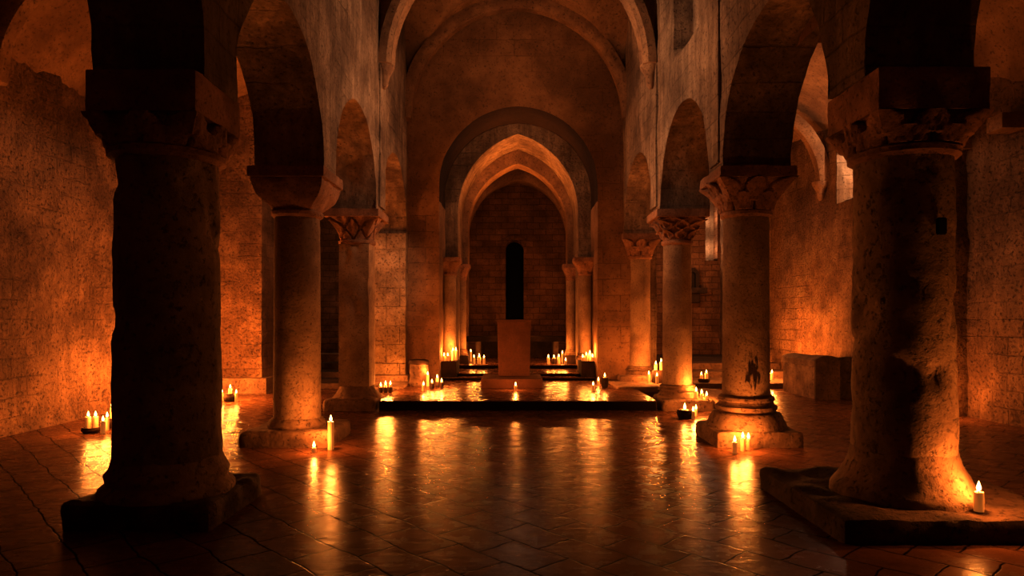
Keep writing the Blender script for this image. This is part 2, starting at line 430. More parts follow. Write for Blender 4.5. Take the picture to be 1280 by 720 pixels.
# arcade walls ------------------------------------------------------
def arcade(name, XC, seed, clerestory=None):
    bm = bmesh.new(); R, stilt, Y0, Y1 = 1.35, .10, 1.9, 16.9
    S_ = 3.3; centres = [COLY[0] - S_ / 2] + [(a + b) / 2 for a, b in zip(COLY, COLY[1:])]
    NV = 44
    vs = [(i / NV) ** 1.15 for i in range(NV + 1)]
    segs = []; y = Y0
    for c in centres:
        segs.append(('pier', y, c - R)); segs.append(('arch', c)); y = c + R
    segs.append(('pier', y, Y1))
    def zb(kind, y, c=None):
        if kind == 'pier': return ABZ
        return ABZ + stilt + arc_z(y - c, R, R)
    strips = []                                             # (list of (y, bottom z))
    for sg in segs:
        if sg[0] == 'pier': strips.append([(y, ABZ) for y in lin(sg[1], sg[2], .09)])
        else: strips.append([(sg[1] + u, zb('arch', sg[1] + u, sg[1])) for u in arch_us(R, 44)])
    for s in (-1, 1):
        for sg, st in zip(segs, strips):
            if sg[0] == 'pier':
                # reveal between abacus and arch start shares rows with the arch jamb
                grid(bm, lambda p, v: (XC(p[0]) + s * HT, p[0], p[1] + (NZ - p[1]) * v), st, vs)
            else:
                grid(bm, lambda p, v: (XC(p[0]) + s * HT, p[0], p[1] + (NZ - p[1]) * v), st, vs)
    tx = [i / 8 for i in range(9)]
    for sg, st in zip(segs, strips):
        grid(bm, lambda p, t: (XC(p[0]) - HT + 2 * HT * t, p[0], p[1]), st, tx)
        if sg[0] == 'arch':
            for e in (-R, R):
                grid(bm, lambda z, t: (XC(sg[1] + e) - HT + 2 * HT * t, sg[1] + e, z), [ABZ, ABZ + stilt], tx)
    grid(bm, lambda y, t: (XC(y) - HT + 2 * HT * t, y, NZ), lin(Y0, Y1, .3), tx[::4])
    # near end and far end down to the ground
    for (ya, yb) in ((Y0, COLY[0] - S_ / 2 - R), (COLY[3] + .32, Y1)):
        for y in (ya, yb): grid(bm, lambda t, z: (XC(y) - HT + 2 * HT * t, y, z), tx, lin(0, ABZ, .12))
        for s in (-1, 1): grid(bm, lambda y, z: (XC(y) + s * HT, y, z), lin(ya, yb, .1), lin(0, ABZ, .12))
    weld(bm, 2e-3)
    if clerestory:
        ya, yb, za = clerestory; s = -1 if XC(5) > 0 else 1
        for v in bm.verts:                                   # a blocked upper window: recess with a sloping sill
            inner = (v.co.x - XC(v.co.y)) * s > HT - .02
            if inner and ya < v.co.y < yb and v.co.z > za: v.co.x -= s * min(.3, (v.co.z - za) * .9)
    rough(bm, .028, 1.3, seed, 4)
    for v in bm.verts: v.co += Vector((0, 0, 1)) * .010 * fbm(v.co * 5, seed + 5, 3) + Vector((0, 1, 0)) * .012 * fbm(v.co * 4, seed + 9, 3)
    return struct(name, bm, M['nave'])
arcade('wall_nave_left', XL, 31)
arcade('wall_nave_right', XR, 32, (9.7, 11.0, 5.75))
# shallow strips and corbels on the nave walls
struct('trim_31', block(XR(8.9) - HT - .025, XR(8.9) - HT + .04, 8.72, 9.1, 3.6, NZ, .07, .02, .012, 3, 34), M['nave'])
struct('trim_32', block(XL(12.2) + HT - .04, XL(12.2) + HT + .035, 12.1, 12.6, 3.6, 6.2, .07, .02, .012, 3, 35), M['nave'])
struct('trim_33', block(XR(12.2) - HT - .035, XR(12.2) - HT + .04, 12.1, 12.6, 3.6, 6.2, .07, .02, .012, 3, 36), M['nave'])

# nave vault --------------------------------------------------------
NXL, NXR = XL(13) + HT, XR(13) - HT
NC, NW = (NXL + NXR) / 2, (NXR - NXL) / 2
SPZ = 6.15
def corbel(x, y, z, s, name):
    pts = [(.03, -.42), (.07, -.36), (.10, -.2), (.17, -.08), (.19, 0)]
    bm = lathe(fine_profile([(r, z + h) for r, h in pts], .03), 20, seed=3, amp=.008, scale=8)
    for v in bm.verts: v.co.x += x; v.co.y += y
    struct(name, bm, M['rib'])
for nme, x in (('trim_34', NXL + .06), ('trim_35', NXR - .06)): corbel(x, 12.3, SPZ + .02, 0, nme)
bm = arch_band(NC, NW - .22, NW - .1, .22, SPZ, 12.05, 12.55, .08, cham=.09); rough(bm, .008, 4, 41); struct('trim_36', bm, M['rib'])
bm = arch_band(NC, NW - .12, NW - .02, .26, SPZ - .1, 15.02, 15.36, .08, cham=.07); rough(bm, .012, 3, 42); struct('trim_37', bm, M['rib'])
# groin bay between the two arches, then a plain barrel towards the camera
bm = bmesh.new(); yc, yw = 13.75, 1.62
def groin(u, y):
    a = arc_z(u, NW, NW); b = arc_z((y - yc) / yw * NW, NW, NW)
    return (NC + u, y, SPZ + .12 + max(a, b))
grid(bm, groin, [-NW + 2 * NW * i / 48 for i in range(49)], lin(yc - yw, yc + yw, .07)); rough(bm, .02, 1.5, 44)
bmesh.ops.recalc_face_normals(bm, faces=bm.faces)
struct('ceiling_crossing', bm, M['vault'])
struct('ceiling', barrel(NC, NW + .35, NW + .2, SPZ + .6, -3, 12.1), M['vault'])
# aisle vaults and their ribs
for nme, x0, x1 in (('ceiling_left', -6.95, -3.25), ('ceiling_right', 3.28, 7.5)):
    c, w = (x0 + x1) / 2, (x1 - x0) / 2
    bm = barrel(c, w, w * .95, 4.75, -3, 22.5); rough(bm, .03, 1.2, 46); struct(nme, bm, M['vault'])
j = 40
for x0, x1 in ((-6.9, -3.27), (3.3, 7.12)):
    c, w = (x0 + x1) / 2, (x1 - x0) / 2
    for y in (8.9, 12.2, 15.6):
        x1b = x1 if x0 < 0 else XWR(y) + .02; c, w = (x0 + x1b) / 2, (x1b - x0) / 2
        bm = arch_band(c, w - .2, w - .22, .24, 4.7, y - .16, y + .16, .09, cham=.06); rough(bm, .01, 4, j)
        struct('trim_%d' % j, bm, M['rib']); j += 1
        if x0 > 0: corbel(x1b - .14, y, 4.72, 0, 'trim_%d' % j); j += 1

# triumphal arch and sanctuary --------------------------------------
AX = .09
bm = arched_wall(AX, 1.79, 4.58, 1.80, NXL - .15, NXR + .15, 0, NZ, 15.35, 16.7, .11); rough(bm, .02, 1.5, 51, zmin=0)
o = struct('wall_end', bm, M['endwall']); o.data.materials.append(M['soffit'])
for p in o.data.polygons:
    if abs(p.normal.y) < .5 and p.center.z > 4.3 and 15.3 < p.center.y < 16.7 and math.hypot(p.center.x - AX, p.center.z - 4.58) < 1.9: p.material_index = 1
bm = arched_wall(AX, 1.48, 4.2, 1.93, -2.2, 2.3, 3.05, 7.0, 16.72, 18.25, .1)
# below the imposts the order steps back to piers beside the columns
for s in (-1, 1):
    xa, xb = (AX - 2.2, AX - 1.52) if s < 0 else (AX + 1.52, AX + 2.2)
    for y in (16.74, 18.2): grid(bm, lambda x, z: (x, y, z), lin(xa, xb, .1), lin(0, 3.05, .1))
    grid(bm, lambda y, z: ((xb if s < 0 else xa), y, z), lin(16.74, 18.2, .1), lin(0, 3.05, .1))
rough(bm, .012, 2, 52, zmin=0); struct('wall_sanctuary_front', bm, M['nave'])
bm = arched_wall(AX, 1.34, 4.0, 1.76, -2.2, 2.3, 3.02, 7.0, 18.27, 18.9, .1); rough(bm, .012, 2, 53); struct('trim_60', bm, M['rib'])
for nme, xs in (('wall_sanctuary_left', AX - 1.72), ('wall_sanctuary_right', AX + 1.72)):
    bm = bmesh.new(); grid(bm, lambda y, z: (xs, y, z), lin(18.2, 22.6, .12), lin(0, 4.3, .12)); bmesh.ops.recalc_face_normals(bm, faces=bm.faces); rough(bm, .015, 2, 54, zmin=0); struct(nme, bm, M['apse'])
bm = barrel(AX, 1.72, 1.95, 4.1, 18.6, 22.6, .12); rough(bm, .015, 2, 55); struct('ceiling_sanctuary', bm, M['vault'])
bm = arch_band(AX, 1.47, 1.78, .26, 4.0, 20.3, 20.7, .09, cham=.06); rough(bm, .01, 3, 56); struct('trim_61', bm, M['rib'])
for s in (-1, 1):
    struct('trim_%d' % (62 + (s > 0)), block(AX + s * 1.6 - .13, AX + s * 1.6 + .13, 20.3, 20.7, .41, 4.05, .1, .03, .01, 3, 57), M['rib'])
# apse wall with the tall slit window
bm = arched_wall(AX - .08, .30, 3.86, .31, AX - 1.9, AX + 1.9, 0, 6.4, 22.5, 23.0, .1, sill=1.55); rough(bm, .018, 2.4, 58, zmin=0)
struct('wall_apse', bm, M['apse'])
bm = arch_band(AX - .08, .31, .32, .16, 3.86, 22.42, 22.56, .05); 
for s in (-1, 1):
    x = AX - .08 + s * .39
    vs = box(bm, x - .08, x + .08, 22.42, 22.56, 1.5, 3.86)
rough(bm, .006, 5, 59); o = struct('window_1', bm, M['apse'])
bm = bmesh.new(); grid(bm, lambda x, z: (x, 22.95, z), [AX - .45, AX + .3], [1.4, 4.3]); obj('window_pane', bm, M['glass'], o, smooth=False)

# ------------------------------------------------------------------ columns
def leaf_relief(z0, z1, n1, d, style):
    def f(co):
        t = (co.z - z0) / (z1 - z0)
        if t <= 0 or t >= 1: return 0
        a = math.atan2(co.y, co.x)
        if style == 'plain': return .006 * math.sin(a * 6 + 9 * t)
        v = 0
        if style == 'leaf':
            v = -d * .45
            for (ta, tb, ph, kk) in ((.0, .55, 0, .8), (.28, 1.0, PI / n1, 1.0)):
                if ta < t < tb:
                    k = (t - ta) / (tb - ta); w = abs(((a + ph) * n1 / (2 * PI)) % 1 - .5) * 2
                    half = .95 * (1 - k ** 3) ** .5
                    if w < half:
                        e = 1 - (w / half) ** 3
                        v = max(v, d * kk * (.25 + .75 * e + .55 * k ** 3 - .22 * (w < .12) - .16 * (math.sin(w * 16 - k * 9) > .55)))
        elif style == 'knot':
            p = a * n1; q = t * PI * 2.4
            b1 = abs(math.sin(p * .5 + math.sin(q) * 1.2)); b2 = abs(math.sin(p * .5 - math.sin(q) * 1.2))
            v = d * (1.0 * (b1 < .34) + .8 * (b2 < .3)) * min(1, 6 * t, 6 * (1 - t)) - d * .35
        elif style == 'cross':
            p = (a * 4 / (2 * PI) + .5) % 1 - .5
            v = -d * .8 * ((abs(abs(p) * 2 - t) < .07) or (abs(abs(p) * 2 - (1 - t)) < .07)) + d * .25 * math.sin(a * 20) * t
        return v
    return f

def column(name, x, y, z0, label, r_top, r_bot, style, base, plinth, cap=(.30, .5), sq=0, mat='shaft', seed=0, group='arcade columns', cap_mat='capital', hole=False, plinth_mat='plinth', chip=0, ab=None, zcap=2.90, imp=.12):
    t = empty(name, (x, y, z0), label, 'column', group)
    top = ABZ - z0; zc = zcap - z0
    px0, px1, py0, py1, ph, pb, pa = plinth
    obj('plinth', block(px0, px1, py0, py1, 0, ph, .055, pb, pa, 3.2, seed), M[plinth_mat], t)
    prof = [(r, ph - .01 + h) for r, h in base]; zs = prof[-1][1]
    obj('base_moulding', lathe(fine_profile(prof, .025), 60, seed=seed + 1, amp=.012, scale=5), M['plinth'], t)
    n = max(10, round((zc - zs) / .055))
    sh = lathe([(r_bot + (r_top - r_bot) * i / n, zs - .01 + (zc - zs + .02) * i / n) for i in range(n + 1)], 64 if r_top > .2 else 36, sq=(lambda z: sq), seed=seed + 2, amp=.012 if mat == 'shaft_rough' else .005, scale=3.0)
    if chip:
        for v in sh.verts:
            f_ = fbm(v.co * 2.3, seed + 4, 4)
            h = Vector((v.co.x, v.co.y, 0))
            if f_ > .25: v.co -= h.normalized() * min(chip, (f_ - .25) * chip * 3) * min(1, max(0, v.co.z - zs) * 3)
    s = obj('shaft', sh, M[mat], t)
    if hole:
        hb = bmesh.new(); bmesh.ops.create_cube(hb, size=1, matrix=Matrix.Translation((.07, -r_bot - .005, hole)) @ Matrix.Diagonal((.07, .04, .13, 1)))
        bmesh.ops.bevel(hb, geom=hb.edges[:], offset=.008, segments=2, affect='EDGES')
        obj('putlog_socket', hb, M['hole'], s, smooth=False)
    a = ab or .48; az = ABZ - z0 - imp
    def sqf(z): return min(1, max(0, (z - zc - .06) / (az - zc - .1))) ** .8 if style != 'plain' else min(1, max(0, (z - zc - .02) / (az - zc) * 2))
    pr = [(r_top * 1.02, zc), (r_top * 1.14, zc + .03), (r_top * 1.14, zc + .07), (r_top * 1.04, zc + .09)]
    m_ = 14; z1c = az - .0
    for i in range(1, m_ + 1):
        q = i / m_
        e = q ** (1.6 if style != 'plain' else 1.0)
        if style == 'plain': e = math.sin(q * PI / 2) ** 1.1
        pr.append((r_top * 1.04 + (a * .93 - r_top * 1.04) * e, zc + .09 + (z1c - zc - .09) * q))
    c = obj('capital', lathe(fine_profile(pr, .016), 160, sq=sqf, seed=seed + 3, amp=.007, scale=7, relief=leaf_relief(zc + .09, z1c, 8, .055 if style != 'plain' else .01, style)), M[cap_mat], t)
    bm = block(-a, a, -a, a, az - .005, top + .012, .06, .02, .012, 4, seed + 5)
    obj('abacus', bm, M[cap_mat], t)
    return t

attic = lambda R, r, h: [(R, 0), (R * 1.0, h * .08), (R * .9, h * .34), (R * .84, h * .46), (r * 1.22, h * .5), (r * 1.3, h * .58), (r * 1.3, h * .66), (r * 1.16, h * .72), (r * 1.12, h * .8), (r * 1.18, h * .85), (r * 1.17, h * .93), (r * 1.02, h)]
flare = lambda R, r, h: [(R, 0), (R * .99, h * .16), (R * .88, h * .4), (r * 1.13, h * .62), (r * 1.05, h * .82), (r * 1.01, h), (r * .985, h * 1.12)]
XRc = [3.17, 3.03, 2.92, 2.83]; XLc = [-2.85, -2.84, -2.82]
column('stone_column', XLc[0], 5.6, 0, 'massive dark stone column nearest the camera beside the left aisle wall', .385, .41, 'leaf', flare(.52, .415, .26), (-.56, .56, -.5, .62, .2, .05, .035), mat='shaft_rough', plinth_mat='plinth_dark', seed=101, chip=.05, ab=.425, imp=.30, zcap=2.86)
column('stone_column', XLc[1], 8.9, 0, 'left column with a plain chamfered capital, tall candle beside its round-edged plinth', .285, .30, 'plain', [(.36, 0), (.37, .05), (.34, .1), (.31, .13)], (-.58, .56, -.5, .6, .19, .06, .02), seed=111)
column('stone_column', XLc[2], 12.2, 0, 'squarish left pillar with crossed lines on its capital, left of the chancel step', .285, .29, 'cross', flare(.42, .3, .2), (-.5, .42, -.47, .5, .2, .07, .02), sq=.72, seed=121, chip=.03)
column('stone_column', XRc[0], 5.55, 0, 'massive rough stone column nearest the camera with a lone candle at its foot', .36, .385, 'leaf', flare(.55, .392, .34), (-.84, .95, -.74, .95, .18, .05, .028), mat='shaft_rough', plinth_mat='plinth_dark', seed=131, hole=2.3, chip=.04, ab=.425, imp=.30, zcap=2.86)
column('stone_column', XRc[1], 8.9, 0, 'right column with ringed conical base and dark stain, two candles before its square plinth', .285, .30, 'leaf', attic(.50, .30, .42), (-.53, .56, -.5, .5, .2, .05, .03), mat='shaft_stain', seed=141)
column('stone_column', XRc[2], 12.2, 0, 'right column with interlace carved capital, standing at the end of the chancel step', .245, .26, 'knot', attic(.36, .26, .24), (-.36, .55, -.48, .5, .2, .06, .02), seed=151, ab=.46)
column('stone_column', XRc[3], 15.5, .215, 'pale right column farthest from the camera, next to the great round arch', .26, .27, 'leaf', attic(.36, .27, .2), (-.52, .5, -.62, .4, .12, .04, .015), seed=161, ab=.42, zcap=2.93)
# square respond on the left, opposite the farthest right column
t = empty('stone_pier', (-2.84, 15.45, .215), 'pale rough square pier beside the great round arch, candles at its foot', 'pier', 'arcade columns')
obj('shaft', block(-.43, .43, -.36, .36, .1, ABZ - .215 + .01, .06, .03, .02, 2.5, 171), M['pier'], t)
obj('plinth', block(-.5, .52, -.56, .4, 0, .14, .06, .03, .015, 3, 172), M['plinth'], t)

def small_column(x, y, z0, r, ztop, label, seed, ph):
    t = empty('engaged_column', (x, y, z0), label, 'column', 'columns of the sanctuary arch')
    w = r * 1.35
    obj('plinth', block(-w, w, -w, w, 0, ph, .06, .02, .008, 4, seed), M['plinth'], t)
    obj('base_moulding', lathe(fine_profile([(r * 1.3, ph - .01), (r * 1.3, ph + .03), (r * 1.12, ph + .05), (r * 1.2, ph + .08), (r * 1.02, ph + .11)], .02), 32), M['plinth'], t)
    zc = ztop - z0 - .42
    n = 24
    obj('shaft', lathe([(r, ph + .1 + (zc - ph - .09) * i / n) for i in range(n + 1)], 36, seed=seed, amp=.004, scale=5), M['shaft'], t)
    pr = [(r * 1.02, zc), (r * 1.15, zc + .03), (r * 1.03, zc + .06)] + [(r * 1.03 + (r * .75) * (i / 9) ** 1.5, zc + .06 + .28 * i / 9) for i in range(1, 10)]
    obj('capital', lathe(fine_profile(pr, .03), 64, sq=lambda z: min(1, max(0, (z - zc - .08) / .25)), relief=leaf_relief(zc + .06, zc + .34, 6, .02, 'leaf'), seed=seed, amp=.004, scale=8), M['capital'], t)
    obj('abacus', block(-r * 1.85, r * 1.85, -r * 1.85, r * 1.85, zc + .33, zc + .43, .05, .015, .006, 4, seed), M['capital'], t)
small_column(-1.56, 16.42, .608, .155, 3.05, 'slender column left of the sanctuary, standing on a dark block', 181, .06)
small_column(1.70, 16.42, .608, .155, 3.05, 'slender column right of the sanctuary, standing on a dark block', 182, .06)
small_column(-1.40, 18.02, .628, .125, 3.02, 'thinner rear column at the left of the sanctuary, half hidden behind the front one', 183, .06)
small_column(1.50, 18.02, .628, .125, 3.02, 'thinner rear column at the right of the sanctuary, half hidden behind the front one', 184, .06)
for (x0, x1, y0, y1, z0, z1, lb, s) in (
        (-1.72, -1.34, 15.72, 16.66, .17, .61, 'dark stone block with candles on it beside the left ends of the steps', 191), (1.55, 1.86, 15.72, 16.66, .17, .61, 'dark stone block with candles on it beside the right ends of the steps', 192),
        (-1.6, -1.2, 17.75, 18.25, .41, .63, 'low dark block under the thin rear column on the left', 193), (1.3, 1.74, 17.75, 18.25, .41, .63, 'low dark block under the thin rear column on the right', 194)):
    bm = block(x0, x1, y0, y1, 0, z1 - z0, .06, .02, .008, 4, s)
    for v in bm.verts: v.co.z += z0
    o = obj('stone_block', bm, M['dark']); tag(o, lb, 'block', 'dark blocks in the sanctuary')

# ------------------------------------------------------------------ furniture of stone
t = empty('altar', (0, 14.6, .17), 'tall plain altar block on a low stepped base in the middle of the chancel', 'altar')
obj('plinth', block(-.69, .58, -.62, .62, 0, .185, .07, .02, .01, 3, 201), M['altar'], t)
bm = bmesh.new()
box(bm, -.37, .355, .12, .58, .18, 1.36, .012)
bmesh.ops.subdivide_edges(bm, edges=bm.edges[:], cuts=3, use_grid_fill=True)
for v in bm.verts:
    q = (v.co.z - .18) / 1.18; v.co.x *= .93 + .07 * q
obj('block', bm, M['altar'], t, sharp=.5)
obj('top_slab', block(-.385, .365, .10, .60, 1.35, 1.405, .08, .01, .004, 4, 203), M['altar'], t)
t = empty('altar_table', (.04, 20.6, .41), 'long low stone altar table on two legs below the slit window', 'altar table')
obj('table_top', block(-1.50, 1.48, -.4, .4, .50, .66, .08, .02, .01, 3, 205), M['dark'], t)
for xa, xb in ((-1.20, -1.04), (1.12, 1.28)): obj('leg', block(xa, xb, -.36, .36, 0, .51, .06, .02, .008, 4, 206), M['shaft'], t)
obj('back_slab', block(-1.02, 1.1, .1, .3, 0, .5, .1, .02, .008, 3, 207), M['dark'], t, )

def chest(x0, x1, y0, y1, h, label, seed, arched):
    t = empty('stone_chest', ((x0 + x1) / 2, (y0 + y1) / 2, 0), label, 'stone chest', 'stone chests by the right aisle wall')
    w, l = (x1 - x0) / 2, (y1 - y0) / 2
    obj('body', block(-w, w, -l, l, 0, h, .06, .012, .006, 3, seed), M['plinth'], t)
    bm = block(-w - .025, w + .025, -l + .02, l + .03, h + .005, h + .15, .05, .012, .003, 3, seed + 1)
    for v in bm.verts:
        if v.co.z > h + .05: v.co.z += arched * (1 - (v.co.x / w) ** 2) - .01
    obj('lid', bm, M['plinth'], t)
    bm = bmesh.new(); us = [-1 + 2 * i / 16 for i in range(17)]  # thin dark slab that paints the shade on the chest's near end
    for y in (-l - .035, -l + .025): grid(bm, lambda u, v: (u * (w + .02), y, v * (h + .14 + (arched + .03) * (1 - u * u))), us, [i / 10 for i in range(11)])
    grid(bm, lambda u, y: (u * (w + .02), y, h + .14 + (arched + .03) * (1 - u * u)), us, [-l - .035, -l + .025])
    for sx in (-1, 1): grid(bm, lambda v, y: (sx * (w + .02), y, v * (h + .14)), [i / 10 for i in range(11)], [-l - .035, -l + .025])
    weld(bm); rough(bm, .006, 5, seed + 2, zmin=0); obj('shade_panel', bm, M['plinth_dark'], t)
chest(5.92, 6.36, 13.35, 15.0, .64, 'long stone chest with a rounded lid, its narrow shaded end turned to the nave', 211, .06)
chest(6.47, 6.98, 13.75, 15.2, .62, 'second stone chest half hidden behind the nearest right column', 213, .03)
# weathered stump by the left pier
t = empty('stone_stump', (-2.03, 14.5, .17), 'round weathered stone stump with a darker worn top beside the left pier', 'stump')
obj('body', lathe(fine_profile([(.19, 0), (.2, .1), (.2, .3), (.19, .46)], .04), 40, seed=221, amp=.02, scale=5), M['plinth'], t)
obj('top', lathe(fine_profile([(.205, .45), (.215, .5), (.2, .54), (.12, .56), (.02, .55)], .03), 40, seed=222, amp=.02, scale=5), M['dark'], t)
# bracket with a small dark shrine in the far right aisle
t = empty('wall_bracket', (5.75, 22.4, 2.0), 'dark stone bracket shelf with a small arched niche stone in the far right aisle', 'bracket')
obj('shelf', block(-.55, .5, -.42, .02, .42, .6, .06, .02, .01, 4, 231), M['dark'], t)
bm = arch_band(.05, .1, .12, .12, 1.0, -.3, -.06, .05)
for s in (-1, 1): box(bm, .05 + s * .16 - .06, .05 + s * .16 + .06, -.3, -.06, .59, 1.0)
box(bm, -.05, .15, -.12, -.06, .59, 1.1)
obj('arched_stone', bm, M['dark'], t)
bm = bmesh.new(); box(bm, -.3, .3, -.3, .02, .1, .43, .05); obj('corbel', bm, M['dark'], t)

# fallen masonry block at the foot of the third right column
def loose(x0, x1, y0, y1, h, label, seed):
    o = obj('stone_block', block(x0, x1, y0, y1, 0, h, .05, .03, .02, 4, seed), M['plinth']); tag(o, label, 'block'); return o
loose(3.5, 4.05, 11.75, 13.6, .2, 'low worn stone kerb block reaching from the interlace column into the right aisle', 241)

# ------------------------------------------------------------------ candles
def flame_bm(h, r):
    pr = [(.0008, 0), (r * .62, h * .08), (r * .95, h * .22), (r, h * .32), (r * .8, h * .5), (r * .48, h * .72), (r * .2, h * .9), (.0006, h)]
    return lathe(fine_profile(pr, h / 14), 14)
def wax_bm(r, h, seed):
    pr = [(r * .97, 0), (r, .01), (r * .99, h * .5), (r * .98, h - .008), (r * .92, h + .002), (r * .8, h), (r * .62, h - .012), (r * .2, h - .016), (.001, h - .016)]
    bm = lathe(fine_profile(pr, .02), 20, cap=False)
    for v in bm.verts:                                       # uneven melted rim and a few runs
        a = math.atan2(v.co.y, v.co.x)
        q = max(0, (v.co.z / h) - .3)
        b = 1 + .09 * max(0, noise.noise(Vector((math.cos(a) * 1.7, math.sin(a) * 1.7, seed * 3.1)))) * (1 if math.hypot(v.co.x, v.co.y) > r * .9 else 0)
        v.co.x *= b; v.co.y *= b
        if v.co.z > h * .9: v.co.z += .012 * noise.noise(Vector((math.cos(a), math.sin(a), seed)))
    bm.faces.new([v for v in bm.verts if v.co.z == 0][::-1]) if False else None
    return bm

LIGHTS = []
def candle(px, yb, yt, w, z, label, group, power=1.0, fl=None, pos=None):
    x, y, _ = pos or at(px, yb, z); s = F / y
    h = (yb - yt) / s; r = w / 2 / s
    seed = len(LIGHTS) + 1
    t = empty('candle', (x, y, z), label, 'candle', group)
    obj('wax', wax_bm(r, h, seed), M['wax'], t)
    wb = lathe([(.0035, h - .02), (.003, h + .012), (.0015, h + .02)], 8); obj('wick', wb, M['wick'], t)
    fh = fl or min(.095, max(.075, r * 1.9)); fr_ = min(fh * .22, r * .8)
    fb = flame_bm(fh, fr_)
    for v in fb.verts: v.co.z += h + .008
    obj('flame', fb, M['flame'], t)
    LIGHTS.append((x, y, z + h + .012 + fh + .02, power))
    return x, y

def cup(px, yb, hpx, wpx, z, label, group, name='candle_cup', mat='cup', shape='cup', pos=None):
    x, y, _ = pos or at(px, yb, z); s = F / y; h = hpx / s; r = wpx / 2 / s
    pr = [(r * .7, 0), (r * .95, h * .25), (r, h * .7), (r * .98, h), (r * .86, h), (r * .84, h * .75), (.001, h * .7)]
    if shape == 'pot': pr = [(r * .8, 0), (r, h * .3), (r * 1.0, h * .6), (r * .8, h * .9), (r * .86, h), (r * .7, h), (.001, h * .96)]
    if shape == 'bowl': pr = [(r * .75, 0), (r, h * .5), (r * .95, h), (r * .85, h), (r * .7, h * .7), (.001, h * .6)]
    o = obj(name, lathe(fine_profile(pr, .02), 28, seed=px, amp=.004, scale=12), M[mat], loc=(x, y, z)); tag(o, label, name.split('_')[-1], group)
    return x, y, z + h

G = 'candles on the left aisle floor'
cup(114, 541, 7, 22, 0, 'dark shallow dish with two wide candles by the left aisle wall', None, 'shallow_dish', 'dark', 'bowl')
x, y, _ = at(114, 541, 0)
candle(0, 541, 526, 6.5, .055, 'wide stubby candle on the dark dish, the one nearer the left wall', G, 1.6, pos=(x - .04, y, .055))
candle(0, 541, 526, 6.5, .055, 'wide stubby candle on the dark dish, the one farther from the left wall', G, 1.6, pos=(x + .055, y + .01, .055))
candle(128.8, 542, 527, 5.5, 0, 'plain candle standing on the floor just right of the dark dish', G, 1.2)
px_, py_, pz_ = cup(139, 535, 12, 13, 0, 'dark round pot carrying a tall candle near the left aisle wall', None, 'stone_pot', 'dark', 'pot')
candle(141, 522, 508, 4.5, pz_, 'tall candle on the dark pot left of the nearest left column', G, 1.6, pos=(px_ + .01, py_, pz_))
candle(134, 538, 522, 4.2, 0, 'small candle on the floor in front of the dark pot', G, 1.0)
G = 'candles at the left aisle pier'
candle(270, 506, 494, 4.2, 0, 'candle half hidden by the nearest left column, left of the one with the long reflection', G, 1.4)
candle(275, 511, 500, 4.2, 0, 'candle with a long floor reflection right of the nearest left column', G, 1.4)
candle(277.5, 501, 491, 3.6, 0, 'thin candle just behind the candle with the long reflection', G, 1.2)
px_, py_, pz_ = cup(286.5, 502, 10, 14, 0, 'dark round pot carrying a candle in front of the left aisle pier', None, 'stone_pot', 'dark', 'pot')
candle(287.5, 491, 484.5, 4.2, pz_, 'candle raised on the dark pot in front of the left aisle pier', G, 2.0, pos=(px_ + .02, py_, pz_))
candle(295.3, 502, 492, 3.8, 0, 'candle on the floor to the right of the dark pot at the left aisle pier', G, 1.4)
G = 'candles at the second left column'
candle(413.5, 562, 527, 7.6, 0, 'tall slim pillar candle standing at the corner of the left plain-capital column plinth', G, 4.5)
candle(392.5, 566, 560, 6, 0, 'very short candle on the floor before the left plain-capital column', G, 1.8)
G = 'candles at the foot of the left square pier'
for i, (cx, wlab) in enumerate(((476, 'leftmost'), (482, 'middle'), (488, 'rightmost'))):
    px_, py_, pz_ = cup(cx, 491, 7, 5.8, .17, 'dark cup at the foot of the left square pier, %s of three' % wlab, 'dark candle cups', 'candle_cup')
    candle(cx, 491, 482.5 if i else 484.5, 3.8, .19, 'small candle in the %s of three dark cups at the left square pier' % wlab, G, 3.0, pos=(px_, py_, pz_ - .02 - .05))
G = 'candles around the stone stump'
candle(529.5, 489, 482, 4, .17, 'short candle on the chancel floor in front of the stone stump', G, 2)
candle(534.6, 483, 469, 4, .17, 'tallest candle right beside the stone stump', G, 2)
for (cx, yb, yt, l) in ((540, 486, 480, 'left'), (546.5, 484, 474, 'tall middle'), (552, 485, 479, 'right')):
    px_, py_, pz_ = cup(cx, yb, 7, 5.6, .17, 'dark cup near the left end of the upper steps, %s of three' % l, 'dark candle cups', 'candle_cup')
    candle(cx, yb, yt, 3.8, .19, 'candle in the %s dark cup near the left end of the upper steps' % l, G, 1.6, pos=(px_, py_, pz_ - .06))
G = 'candles on the left dark block'
for (x, y, h, l) in ((-1.64, 15.85, 6, 'front left corner of the left dark block'), (-1.55, 15.82, 6, 'front edge of the left dark block'), (-1.44, 15.95, 12, 'right edge of the left dark block, tall'), (-1.385, 16.1, 12, 'dark block by the slender left column')):
    candle(0, h, 0, 4.2, .61, 'candle on the ' + l, G, 1.7, pos=(x, y, .61))
G = 'candles on the sanctuary floor left of the altar'
for (cx, yb, yt, w, l) in ((588.5, 452, 440, 2.8, 'tallest thin candle'), (592.5, 455, 447, 3.4, 'small candle before the tallest thin one'), (599, 455, 446.5, 4.6, 'thick candle, second from the altar'), (605, 455, 447.5, 3.2, 'slim candle nearest to the altar')):
    candle(cx, yb, yt, w, .41, l + ' in the group of four left of the altar', G, 1.6)
candle(644.5, 488, 482.5, 3.6, .17, 'single short candle on the chancel floor directly before the altar base', 'candles on the chancel floor', 2)
G = 'candles on the sanctuary floor right of the altar'
for (cx, yb, yt, w, l) in ((685.5, 455, 447, 3.6, 'candle nearest to the altar'), (698.5, 455, 446.5, 4, 'candle next to the dark jar'), (703, 453, 442, 3.2, 'tallest candle, at the back'), (707, 456, 451, 3.2, 'shortest candle, farthest from the altar')):
    candle(cx, yb, yt, w, .41, l + ' in the group right of the altar', G, 1.6)
